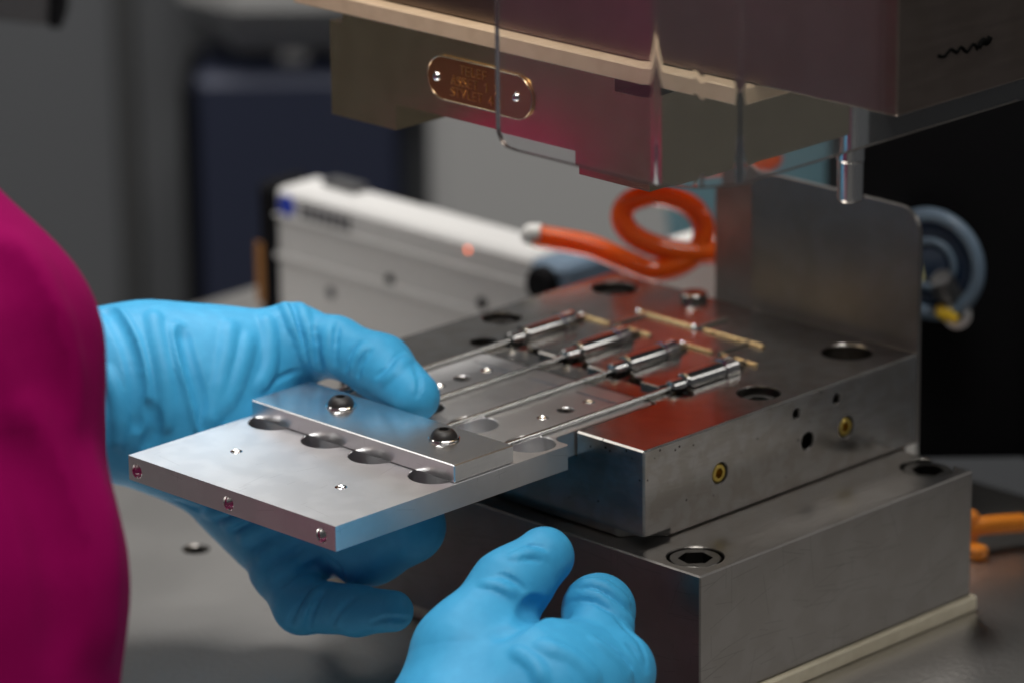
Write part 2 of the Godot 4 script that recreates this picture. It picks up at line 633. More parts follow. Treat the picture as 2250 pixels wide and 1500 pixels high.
func mold_block() -> void:
	var o := thing("mold_block", "upper steel mold block with cavities, runner grooves and brass plugs", "mold block")
	var body := csg("block", block(mm(0, -32.5, -144), mm(138.5, 0, 0), 0.0006), M.die, o)
	mill(body, Vector3(-2, -8.6, -112.4), Vector3(38.4, 3, -29.8), M.die)
	mill(body, Vector3(-9, -40, -9), Vector3(9, -29.6, 9), M.die, PI / 4)
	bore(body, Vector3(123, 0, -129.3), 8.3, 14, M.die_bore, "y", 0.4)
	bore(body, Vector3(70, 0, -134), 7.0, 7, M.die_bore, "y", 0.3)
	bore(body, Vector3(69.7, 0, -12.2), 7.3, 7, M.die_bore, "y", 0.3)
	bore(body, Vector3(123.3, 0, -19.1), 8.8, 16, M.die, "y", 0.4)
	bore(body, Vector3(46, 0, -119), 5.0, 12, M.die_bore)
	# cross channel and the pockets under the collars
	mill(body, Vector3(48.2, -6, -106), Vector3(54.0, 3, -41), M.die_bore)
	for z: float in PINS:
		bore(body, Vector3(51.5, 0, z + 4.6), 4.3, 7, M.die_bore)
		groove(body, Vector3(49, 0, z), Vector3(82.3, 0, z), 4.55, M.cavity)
	for k in 3:
		for z: float in PINS:
			groove(body, Vector3(75.2 + k * 2.1, 0, z), Vector3(76.2 + k * 2.1, 0, z), 5.0, M.cavity)
	# runners: half round strips lying in shallow grooves, with short steel links between them
	for run: Array in [[90.4, -113.5, -101.0], [90.4, -96.5, -81.0], [107.4, -102.0, -76.5], [107.4, -71.0, -43.5], [90.8, -65.5, -52.5], [90.8, -47.5, -32.0]]:
		part("runner", tube(PackedVector3Array([mm(run[0], 0.15, run[1]), mm(run[0], 0.15, (run[1] + run[2]) / 2), mm(run[0], 0.15, run[2])]), 0.00085, 14), M.runner, o)
	for at: Vector2 in [Vector2(90.4, -114.2), Vector2(107.4, -102.6), Vector2(90.8, -66.2), Vector2(107.4, -76.0)]:
		part("runner_end", lathe([Vector2(0, 1.35), Vector2(0.7, 1.2), Vector2(1.2, 0.75), Vector2(1.4, 0)], 16), M.bright, o, Transform3D(Basis(), mm(at.x, 0.01, at.y)))
	for link: Array in [[90.9, 106.6, -98.7], [108.0, 122.0, -74.0], [91.4, 106.6, -50.0]]:
		part("runner_link", tube(PackedVector3Array([mm(link[0], 0.1, link[2]), mm((link[0] + link[1]) / 2, 0.1, link[2]), mm(link[1], 0.1, link[2])]), 0.0011, 12), M.needle, o)
	for z: float in PINS:
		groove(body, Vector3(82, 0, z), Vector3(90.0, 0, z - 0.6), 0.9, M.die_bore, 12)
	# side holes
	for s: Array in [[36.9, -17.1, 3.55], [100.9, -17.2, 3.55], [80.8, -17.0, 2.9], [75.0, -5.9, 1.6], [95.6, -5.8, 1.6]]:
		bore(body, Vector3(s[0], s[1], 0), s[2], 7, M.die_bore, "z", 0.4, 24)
	bore(body, Vector3(19, -8.6, -47.4), 1.2, 2, M.die_bore)
	for x in [36.9, 100.9]:
		brass_plug(o, Vector3(x, -17.15, -0.35))
	socket_screw(o, "socket_screw", Vector3(69.7, -2.6, -12.2), 6.6, 3.4, M.black_oxide, 0.2)
	socket_screw(o, "socket_screw", Vector3(70, -2.6, -134), 6.4, 3.4, M.black_oxide, 0.5)
	socket_screw(o, "socket_screw", Vector3(123, -3.4, -129.3), 7.6, 4.0, M.black_oxide, 0.1)
	for z: float in [-90.0, -66.5, -42.0]:
		var b := part("retainer_block", block(mm(47.6, -5, z - 4.2), mm(53.2, 1.9, z + 4.2), 0.0003), M.die, o)
		b.set_meta("label", "small grey steel retainer block in the cross channel")
	part("stub_post", lathe([Vector2(0, 2.6), Vector2(4.4, 2.6), Vector2(4.9, 2.1), Vector2(4.9, 0)]), M.die, o, Transform3D(Basis(), mm(132.6, 0.02, -99)))


func brass_plug(o: Node, at: Vector3) -> void:
	var b := Basis(Vector3.RIGHT, PI / 2)
	socket_screw(o, "brass_plug", at, 3.4, 1.65, M.brass, 0.2, b)


func upright_plate() -> void:
	var o := thing("upright_plate", "dark steel upright plate with one rounded corner behind the mold block", "plate")
	var line := PackedVector2Array([Vector2(-77, -32.5), Vector2(-0.6, -32.5), Vector2(-0.6, 42)])
	for i in 9:
		var a := PI / 2 * i / 8
		line.append(Vector2(-9.6, 42) + Vector2(cos(a), sin(a)) * 9)
	line.append(Vector2(-77, 51))
	part("face_plate", prism(line, "x", 138.8, 140.6), M.upright, o)
	part("side_strip", prism(PackedVector2Array([Vector2(138.8, -77.1), Vector2(140.6, -77.1), Vector2(151.8, -104.5), Vector2(150, -104.5)]), "y", -32.5, 51), M.upright, o)
	part("foot", block(mm(138.9, -83.3, -94), mm(140.6, -32.6, -6), 0.0005), M.upright, o)


# ---------------------------------------------------------------- the plate in the worker's hand

func carrier_plate() -> void:
	var o := thing("carrier_plate", "bright aluminium carrier plate with bored holes, held half out of the mold", "carrier plate")
	var line := PackedVector2Array([Vector2(-116, -120), Vector2(-116, -22.2), Vector2(-12.6, -22.2), Vector2(-11.6, -23.2)])
	# the inside corners of the shoulders are milled round
	for i in 9:
		var a := lerpf(PI / 2, PI * 1.0, i / 8.0)
		line.append(Vector2(-8.0, -26.8) + Vector2(cos(a), sin(a)) * 3.7)
	line.append(Vector2(-11.7, -27.5))
	line[-1] = Vector2(-11.2, -29.2)
	line.append(Vector2(-9.0, -30.6))
	line.append_array([Vector2(36.5, -30.6), Vector2(37.6, -31.7), Vector2(37.6, -110.4), Vector2(36.5, -111.5), Vector2(-9, -111.5), Vector2(-11.2, -113), Vector2(-11.6, -115.5), Vector2(-11.6, -119), Vector2(-12.6, -120)])
	var clean := PackedVector2Array([Vector2(-116, -120), Vector2(-116, -22.2), Vector2(-12.4, -22.2), Vector2(-11.6, -23.0), Vector2(-11.6, -24.6)])
	for i in 8:
		var a := lerpf(0.15, PI / 2, i / 7.0)
		clean.append(Vector2(-7.6 - 4.0 * cos(a) + 0.05, -26.6 - 4.0 * sin(a)))
	clean.append_array([Vector2(36.5, -30.6), Vector2(37.6, -31.7), Vector2(37.6, -110.4), Vector2(36.5, -111.5), Vector2(-8, -111.5), Vector2(-10.6, -112.8), Vector2(-11.6, -115.5), Vector2(-11.6, -119.2), Vector2(-12.4, -120)])
	var body := csg("plate", prism(clean, "y", -8.3, 0), M.aluminium, o)
	for at: Vector2 in [Vector2(-61.5, -110), Vector2(-62, -83.8), Vector2(-62, -61.5), Vector2(-62, -33.6), Vector2(-19.5, -32.2), Vector2(-18.5, -59.5), Vector2(-18.5, -85), Vector2(-19, -111)]:
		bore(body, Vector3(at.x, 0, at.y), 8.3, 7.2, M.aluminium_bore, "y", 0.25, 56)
	for at: Vector2 in [Vector2(-89.7, -97), Vector2(-90, -47.2), Vector2(2, -47.6), Vector2(24.4, -47.8), Vector2(24.6, -96.2), Vector2(2, -96.2)]:
		bore(body, Vector3(at.x, 0, at.y), 1.75, 8, M.bright, "y", 0.3, 20)
	for at: Vector2 in [Vector2(12.8, -47.4), Vector2(13.0, -96.4), Vector2(-88, -72)]:
		if at.x > 0:
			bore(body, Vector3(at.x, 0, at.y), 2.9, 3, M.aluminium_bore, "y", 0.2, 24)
	for z: float in [-116.0, -71.8, -28.6]:
		bore(body, Vector3(-116, -4.6, z), 2.1, 12, M.bright, "x", 0.35, 24)
	# shallow pockets with rounded ends beside the needles, and a step across the tongue
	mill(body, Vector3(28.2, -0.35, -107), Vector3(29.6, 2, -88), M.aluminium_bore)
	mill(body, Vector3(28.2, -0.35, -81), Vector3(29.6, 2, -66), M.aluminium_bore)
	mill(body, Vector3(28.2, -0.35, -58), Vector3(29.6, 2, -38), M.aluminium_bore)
	for z: float in [-47.4, -96.4]:
		socket_screw(o, "flat_screw", Vector3(12.9, -0.5, z), 2.7, 0.9, M.black_oxide, 0.4)
	# clamp bar
	var bar := csg("clamp_bar", block(mm(-63.4, 0.15, -118.6), mm(-36.6, 6.2, -22.9), 0.00035), M.clamp, o)
	for z: float in [-116.0, -71.8, -28.6]:
		part("thread", thread(2.1, 9.0), M.bright, o, Transform3D(Basis(Vector3.BACK, PI / 2), mm(-115.5, -4.6, z)))
	for at: Vector2 in [Vector2(-89.7, -97), Vector2(-90, -47.2), Vector2(2, -47.6), Vector2(24.4, -47.8), Vector2(24.6, -96.2), Vector2(2, -96.2)]:
		part("thread", thread(1.75, 5.0), M.bright, o, Transform3D(Basis(), mm(at.x, -0.3, at.y)))
	for z: float in PINS:
		groove(bar, Vector3(-40, 0.98, z), Vector3(-30, 0.98, z), 1.15, M.aluminium_bore, 12)
	for z: float in [-92.0, -43.6]:
		button_screw(o, Vector3(-47.6, 6.2, z))


# The ridged lining of a tapped hole, mouth at y = 0.
func thread(radius: float, depth: float) -> ArrayMesh:
	var p := [Vector2(radius + 0.04, 0)]
	var y := -0.2
	while y > -depth:
		p.append(Vector2(radius - 0.38, y))
		p.append(Vector2(radius - 0.02, y - 0.35))
		y -= 0.7
	return lathe(p, 24)


func button_screw(o: Node, at: Vector3) -> void:
	var head := part("button_screw", lathe([Vector2(0, 1.4), Vector2(1.5, 1.4), Vector2(1.6, 3.35), Vector2(1.9, 3.4), Vector2(2.9, 3.1), Vector2(3.7, 2.4), Vector2(4.25, 1.5), Vector2(4.4, 0.9), Vector2(4.3, 0.75)], 44), M.screw_black, o, Transform3D(Basis(), at * 0.001))
	part("washer", lathe([Vector2(2.0, 0.78), Vector2(4.9, 0.78), Vector2(5.2, 0.5), Vector2(5.2, 0.25), Vector2(4.9, 0.02)], 48), M.bright, head)
	part("shim", lathe([Vector2(2.0, 0.01), Vector2(4.5, 0.01), Vector2(4.5, -0.3)], 40), M.bright, head)


func core_pins() -> void:
	var words := ["first core pin, in the groove nearest the mold's front corner", "second core pin from the mold's front corner, beside a button screw", "third core pin from the mold's front corner, running under the gloved thumb", "fourth core pin, in the groove farthest from the mold's front corner"]
	for i in PINS.size():
		var o := thing("core_pin", "polished steel needle, " + words[i], "core pin", "core pins lying across carrier plate and mold")
		var z: float = PINS[i]
		o.transform = Transform3D(Basis(Vector3(0, 1, 0), Vector3(-1, 0, 0), Vector3(0, 0, 1)).transposed(), mm(0, 0.6, z))
		o.transform = Transform3D(Basis(Vector3(0, -1, 0), Vector3(1, 0, 0), Vector3(0, 0, 1)), mm(0, 0.98, z))
		part("needle", lathe([Vector2(0, -38), Vector2(0.95, -38), Vector2(0.95, 50.8)], 20), M.needle, o)
		part("collar", lathe([Vector2(0.8, 50.6), Vector2(2.2, 50.7), Vector2(2.6, 51.1), Vector2(2.6, 57.3)], 32), M.bright, o)
		part("barrel", lathe([Vector2(0.8, 57.2), Vector2(3.3, 57.25), Vector2(3.8, 57.9), Vector2(3.8, 75.2)], 36), M.cavity, o)
		var ring := [Vector2(3.7, 75.1)]
		for k in 3:
			for p: Vector2 in [Vector2(3.1, 0), Vector2(3.1, 0.4), Vector2(4.2, 0.42), Vector2(4.4, 0.55), Vector2(4.4, 1.95), Vector2(4.2, 2.05), Vector2(3.1, 2.06)]:
				ring.append(p + Vector2(0, 75.2 + 2.05 * k))
		ring.append(Vector2(2.6, 81.9))
		ring.append(Vector2(0, 81.9))
		part("ribbed_end", lathe(ring, 36), M.bright, o)
		part("tip", lathe([Vector2(2.3, 81.2), Vector2(1.9, 82.5), Vector2(0.9, 87.5), Vector2(0.7, 89), Vector2(0, 89.2)], 20), M.cavity, o)


# ---------------------------------------------------------------- the press above

func press_head() -> void:
	var o := thing("press_bar", "polished steel press bar, tinted brown for a reflected tone, with a brass nameplate and a notch below", "press bar")
	var line := PackedVector2Array([Vector2(-147.5, 85.5), Vector2(-116, 85.5), Vector2(-116, 94.5), Vector2(-31, 94.5), Vector2(-31, 86.4), Vector2(0, 86.4), Vector2(0, 121.6), Vector2(-147.5, 121.6)])
	var body := csg("bar", prism(line, "x", 2.9, 98.5), M.press, o)
	mill(body, Vector3(-2, 117.5, -13.5), Vector3(30, 125, 3), M.die_bore)
	mill(body, Vector3(-2, 118.2, -150), Vector3(9, 125, -141), M.die_bore)
	bore(body, Vector3(86, 106, 0), 2.6, 8, M.die_bore, "z", 0.2, 24)
	# raised oval nameplate
	var oval := PackedVector2Array()
	for i in 40:
		var a := TAU * i / 40
		var c := Vector2(-75.0 + (18.0 if cos(a) > 0 else -17.0), 108.0)
		oval.append(c + Vector2(cos(a), sin(a)) * 7.4)
	part("nameplate", prism(oval, "x", 2.1, 2.95), M.plate_brass, o)
	var rim := PackedVector3Array()
	for i in 41:
		rim.append(mm(2.0, oval[i % 40].y * 1.0, oval[i % 40].x))
	part("nameplate_rim", tube(rim, 0.00028, 6), M.press, o)
	var words := [["TELEF", 111.9, -78.0], ["ASSET 1 X", 107.9, -77.2], ["STYLET 4 D", 103.9, -76.4]]
	var font := SystemFont.new()
	font.font_names = PackedStringArray(["Droid Sans Mono"])
	for w: Array in words:
		var t := TextMesh.new()
		t.text = w[0]
		t.font = font
		t.font_size = 32
		t.pixel_size = 0.000132
		t.depth = 0.0005
		part("stamped_line", t, M.gold_print, o, Transform3D(Basis(Vector3.UP, -PI / 2), mm(2.0, w[1], w[2])))
	for z: float in [-95.0, -56.5]:
		part("rivet", lathe([Vector2(0, 1.6), Vector2(0.9, 1.35), Vector2(1.5, 0.7), Vector2(1.7, 0)], 20), M.bright, o, Transform3D(Basis(Vector3.BACK, PI / 2), mm(2.1, 108, z)))
	var s := thing("spacer_strip", "cream coloured spacer strip lying on the press bar", "spacer strip")
	part("strip", block(mm(2.4, 121.7, -165), mm(98, 127.4, 38), 0.0004), M.cream, s)
	var h := thing("press_ram", "large dark steel press ram above the cream strip", "press ram")
	part("block", block(mm(8, 127.5, -170), mm(100, 330, 97), 0.0006), M.head, h)
	# a handwritten mark in black ink near the lower corner
	var mark := curve([Vector3(27, 143.0, 96.75), Vector3(30, 142.2, 96.75), Vector3(33, 143.8, 96.75), Vector3(36, 142.4, 96.75), Vector3(38, 143.6, 96.75), Vector3(41, 141.6, 96.75), Vector3(44, 143.4, 96.75), Vector3(46, 141.4, 96.75)], 1.0)
	part("ink_mark", tube(mark, 0.0007, 6), M.ink, h)
	var bold := curve([Vector3(46.5, 142.0, 96.75), Vector3(48.5, 143.6, 96.75), Vector3(50.5, 142.8, 96.75), Vector3(52.0, 144.2, 96.75)], 1.0)
	part("ink_mark", tube(bold, 0.0012, 8), M.ink, h)
	var g := thing("guide_pin", "short polished guide pin hanging beside the press bar over the upright", "guide pin")
	part("shaft", lathe([Vector2(0, 56.5), Vector2(3.9, 56.5), Vector2(4.5, 57.3), Vector2(4.5, 70.5), Vector2(4.9, 71), Vector2(4.9, 127.4)], 36), M.bright, g, Transform3D(Basis(), mm(118, 0, -14)))
	var rod := thing("air_fitting", "round pale steel cap peeking out behind the press bar's left end", "fitting")
	part("cap", lathe([Vector2(0, 4), Vector2(4, 3.6), Vector2(5.2, 2), Vector2(5.2, -30)], 32), M.aluminium, rod, Transform3D(Basis(Vector3.RIGHT, -PI / 2), mm(20, 108, -147.6)))


func acrylic_guard() -> void:
	var o := thing("acrylic_guard", "clear bent acrylic guard hanging in front of the press head", "guard")
	var th := 3.6
	# centre line seen from above: along the front, round the bend, then along the side
	var path := []
	var x := -73.0
	var zc := 97.5
	var z := 9.0
	while z < zc - 27.0:
		path.append([Vector2(x, z), Vector2(-1, 0)])
		z += 4.0
	var at2 := Vector2(x, zc - 25.0)
	path.append([at2, Vector2(-1, 0)])
	var head := 0.0
	for bend in 3:
		for i in 6:
			head += PI / 36
			at2 += Vector2(sin(head - PI / 72), cos(head - PI / 72)) * 0.45
			path.append([at2, Vector2(-cos(head), sin(head))])
		at2 += Vector2(sin(head), cos(head)) * 9.5
		path.append([at2, Vector2(-cos(head), sin(head))])
	for i in 12:
		at2.x += 24.0
		path.append([at2, Vector2(0, 1)])
	var cols := []
	for i in path.size():
		var p: Vector2 = path[i][0]
		var n: Vector2 = path[i][1]
		var low := 119.0
		var along := p.y - 9.0 if i < 12 else 99.0
		if along < 6.0:
			low += 6.0 - sqrt(maxf(0.0, 36.0 - pow(6.0 - along, 2)))
		cols.append([p + n * th / 2, p - n * th / 2, low])
	# finer columns over the rounded corner
	for i in range(5, 0, -1):
		var al := 6.0 * i / 5.0 - 1.0
		if al < 3.9 and al > 0.1:
			cols.insert(1, [Vector2(x - th / 2, 9.0 + al), Vector2(x + th / 2, 9.0 + al), 119.0 + 6.0 - sqrt(36.0 - pow(6.0 - al, 2))])
	var top := 330.0
	var st := SurfaceTool.new()
	st.begin(Mesh.PRIMITIVE_TRIANGLES)
	for i in cols.size() - 1:
		var a: Array = cols[i]
		var b: Array = cols[i + 1]
		var at := func(p: Vector2, h: float) -> Vector3: return mm(p.x, h, p.y)
		st.set_smooth_group(0)
		quad(st, at.call(a[0], a[2]), at.call(a[0], top), at.call(b[0], top), at.call(b[0], b[2]))
		st.set_smooth_group(1)
		quad(st, at.call(b[1], b[2]), at.call(b[1], top), at.call(a[1], top), at.call(a[1], a[2]))
		st.set_smooth_group(2)
		quad(st, at.call(a[1], a[2]), at.call(a[0], a[2]), at.call(b[0], b[2]), at.call(b[1], b[2]))
		st.set_smooth_group(3)
		quad(st, at.call(a[0], top), at.call(a[1], top), at.call(b[1], top), at.call(b[0], top))
	st.set_smooth_group(4)
	for e in [0, cols.size() - 1]:
		var c: Array = cols[e]
		var q := [mm(c[0].x, c[2], c[0].y), mm(c[1].x, c[2], c[1].y), mm(c[1].x, top, c[1].y), mm(c[0].x, top, c[0].y)]
		if e:
			q.reverse()
		quad(st, q[0], q[1], q[2], q[3])
	st.generate_normals()
	part("sheet", st.commit(), M.acrylic, o)


# ---------------------------------------------------------------- blurred things behind the mold

func background_things() -> void:
	var a := thing("linear_actuator", "long white linear actuator with a blue round logo, behind the mold", "actuator")
	part("housing", block(mm(190, -83.3, -385), mm(214, -25.5, -236), 0.002), M.actuator, a)
	part("rib", block(mm(188.8, -55.5, -385), mm(189.9, -53, -236), 0.0004), M.actuator, a)
	part("rib", block(mm(188.8, -37.5, -385), mm(189.9, -36.3, -236), 0.0004), M.actuator, a)
	part("end_cap", block(mm(187, -83.3, -394), mm(212, -24, -385.4), 0.003), M.black, a)
	part("side_label", block(mm(186.0, -76, -393.4), mm(186.9, -50, -389.5), 0.0002), M.brown, a)
	part("top_bracket", block(mm(204, -25.4, -372), mm(213, -22.5, -352), 0.001), M.dark_grey, a)
	var knob := part("end_block", block(mm(187, -83.3, -235.6), mm(222, -25, -216), 0.002), M.pale_blue, a)
	part("knob", lathe([Vector2(0, 5), Vector2(6, 5), Vector2(7.5, 3), Vector2(7.5, 0)], 28), M.black, knob, Transform3D(Basis(Vector3.BACK, PI / 2), mm(186.6, -33, -226)))
	part("round_logo", lathe([Vector2(0, 0.6), Vector2(4.6, 0.6), Vector2(4.6, 0)], 28), M.logo_blue, a, Transform3D(Basis(Vector3.BACK, PI / 2), mm(189.95, -32, -377.5)))
	for k in 7:
		part("logo_print", block(mm(189.5, -35.6, -369.0 + 4.4 * k), mm(189.98, -29.6, -365.8 + 4.4 * k), 0.0001), M.print_grey, a)
	var glint_mat := StandardMaterial3D.new()  # glowing bead added in place of an orange reflected spot
	glint_mat.albedo_color = Color(1, 0.5, 0.2)
	glint_mat.emission_enabled = true
	glint_mat.emission = Color(1.0, 0.45, 0.25)
	glint_mat.emission_energy_multiplier = 3.5
	part("orange_glint", lathe([Vector2(0, 0.5), Vector2(0.7, 0.3), Vector2(0.9, 0)], 12), glint_mat, a, Transform3D(Basis(Vector3.BACK, PI / 2), mm(189.9, -29.5, -272)))
	for at: Vector2 in [Vector2(-51.5, -317), Vector2(-50, -264.4), Vector2(-66, -276), Vector2(-64, -352)]:
		part("screw_hole", lathe([Vector2(0, 0.4), Vector2(2.6, 0.4), Vector2(2.6, 0)], 20), M.black if at.x > -60 else M.print_grey, a, Transform3D(Basis(Vector3.BACK, PI / 2), mm(189.9, at.x, at.y)))

	var t := thing("orange_air_hose", "coiled orange air hose behind the mold block", "hose")
	var pts := [Vector3(126.5, 10.4, -172.5), Vector3(128.5, 9.6, -170), Vector3(139.6, 6.4, -157.4), Vector3(149, 0.2, -145.1), Vector3(154, -2.6, -139.5), Vector3(161, -1.2, -133.4), Vector3(168, 4.4, -129.0), Vector3(171, 13, -129.3), Vector3(168.5, 20.5, -134.6), Vector3(161.3, 24, -144), Vector3(153.5, 21.4, -150.7), Vector3(150.4, 15.2, -150.9), Vector3(152.4, 9.4, -146), Vector3(158.6, 5.2, -138), Vector3(167, 3.4, -128.6), Vector3(178, 4.6, -117)]
	part("hose", tube(curve(pts, 1.2), 0.0042, 20), M.tube, t)
	part("highlight_cap", lathe([Vector2(0, 4.6), Vector2(1.8, 4.2), Vector2(3.4, 2.9), Vector2(4.1, 0.8), Vector2(4.1, -3)], 24), M.white, t, Transform3D(Basis(Vector3.UP, 0.65) * Basis(Vector3.RIGHT, -PI / 2), mm(126.0, 10.5, -173.0)))  # white cap added as the bright highlight on the hose end
	# coil goes on upward unseen, with dense turns added to redden the mold's reflection
	var coil := []
	for i in 92:
		var a2 := TAU * i / 14.0
		coil.append(Vector3(171, 35 + i * 0.62, -137) + Vector3(0.72, 0, 0.70) * 29.0 * sin(a2) + Vector3(-0.70, 0.25, 0.72) * 16.0 * cos(a2))
	part("coil", tube(curve(coil, 1.6), 0.0042, 16), M.tube, t)
	var bl := thing("hose_bracket", "white bracket behind the coiled orange hose", "bracket")
	part("bracket", block(mm(190, -83.3, -170), mm(215, -4, -60), 0.003), M.white, bl)

	var facing := Basis(Vector3.UP, -deg_to_rad(45.2))
	var mc := thing("machine_housing", "black machine housing at the edge of the bench", "machine")
	mc.transform = Transform3D(facing, mm(216, 0, -88))
	part("housing", block(mm(-6, -83.3, -140), mm(150, 320, -8), 0.003), M.black, mc)
	part("door_panel", block(mm(60, -83.3, -7.9), mm(150, 300, -3), 0.002), M.black, mc)
	var bin := thing("storage_bin", "teal plastic bin far behind the guide pin", "bin")
	bin.transform = Transform3D(facing, mm(400, 0, -300))
	part("bin", block(mm(-42, -83.3, -60), mm(36, 30, 0), 0.004), M.teal, bin)
	part("lip", block(mm(-44, 24, 0.5), mm(38, 30, 4), 0.001), M.teal, bin)
	var wh := thing("hand_wheel", "round blue grey hand wheel on the black machine", "hand wheel")
	wh.transform = Transform3D(facing * Basis(Vector3.UP, -0.55) * Basis(Vector3.RIGHT, PI / 2), mm(231, -3, -70))
	var torus := TorusMesh.new()
	torus.inner_radius = 0.0165
	torus.outer_radius = 0.0215
	part("rim", torus, M.pale_blue, wh)
	part("dish", lathe([Vector2(0, 0.5), Vector2(6, 0.5), Vector2(7, -1), Vector2(12, -1), Vector2(13, 0), Vector2(17, -1.5), Vector2(17, -6)], 48), M.deep_blue, wh)
	var t2 := TorusMesh.new()
	t2.inner_radius = 0.0078
	t2.outer_radius = 0.0102
	part("inner_ring", t2, M.pale_blue, wh)
	var y := thing("hose_coupling", "yellow and white hose coupling below the hand wheel", "coupling")
	y.position = mm(234, -23, -62)
	part("collar", lathe([Vector2(2.5, 0), Vector2(5, 0), Vector2(5.2, 3), Vector2(2.5, 3.2)], 28), M.aluminium, y, Transform3D(facing * Basis(Vector3.RIGHT, PI / 2), mm(1, 2, 1)))
	part("plug", lathe([Vector2(0, 8), Vector2(2.2, 8), Vector2(3.2, 4), Vector2(3.2, 0)], 24), M.yellow, y, Transform3D(facing * Basis(Vector3.BACK, 1.2), mm(0, 1, 2)))
	part("elbow", tube(curve([Vector3(-3, 16, -3), Vector3(0, 12, 0), Vector3(2, 8, 2), Vector3(3, 3, 3)], 1.0), 0.003, 12), M.dark_grey, y)
	part("clip", lathe([Vector2(0, 6), Vector2(4, 6), Vector2(5, 0), Vector2(4, -6), Vector2(0, -6)], 24), M.dark_grey, y, Transform3D(Basis(Vector3.BACK, 0.6), mm(-3, 12, -1)))
	var tagp := thing("yellow_tag", "pale yellow tag hanging by the upright plate's edge", "tag")
	part("tag", block(mm(-4, -6.5, -0.5), mm(3.4, 6.5, 0.5), 0.0004), M.pale_yellow, tagp, Transform3D(facing * Basis(Vector3.BACK, 0.2), mm(227, -4, -76)))

	var c := thing("orange_clamp", "orange plastic toggle clamp on the bench beside the mold base", "clamp")
	c.position = mm(176, -83.3, -3)
	part("lever", tube(curve([Vector3(-4, 8, -3), Vector3(4, 9, 2), Vector3(16, 8.4, 8.5)], 1.5), 0.0034, 14), M.orange, c)
	part("stem", block(mm(-6, 0.05, -7), mm(2, 15, 1), 0.0016), M.orange, c)
	part("foot", block(mm(-9, 0.05, -4), mm(-3, 5, 9), 0.001), M.orange, c)
	var d := thing("lamp_arm_box", "dark grey box hanging at the top left of the wall", "box")
	d.transform = Transform3D(facing * Basis(Vector3.BACK, -0.12), mm(111, 56, -445))
	part("shell", block(mm(-40, -4, -14), mm(11, 60, 14), 0.001), M.dark_grey, d)
	part("end_plate", block(mm(11.2, -5, -14), mm(17, 60, 14), 0.001), M.black, d)


# ---------------------------------------------------------------- the worker

func person() -> void:
	var o := thing("person", "worker in a magenta gown and blue gloves holding the carrier plate", "person")
	part("gown", skin(gown_shape(), gown_folds(), 4.0, 0.3, 40.0, 3), M.gown, o)
	var l := part("glove", skin(holding_hand(), holding_folds(), 0.85, 0.08, 9.0, 4), M.glove, o)
	l.set_meta("label", "blue glove pinching the carrier plate")
	var r := part("glove", skin(waiting_hand(), waiting_folds(), 0.85, 0.08, 9.0, 5), M.glove, o)
	r.set_meta("label", "blue glove with thumb raised below the plate")


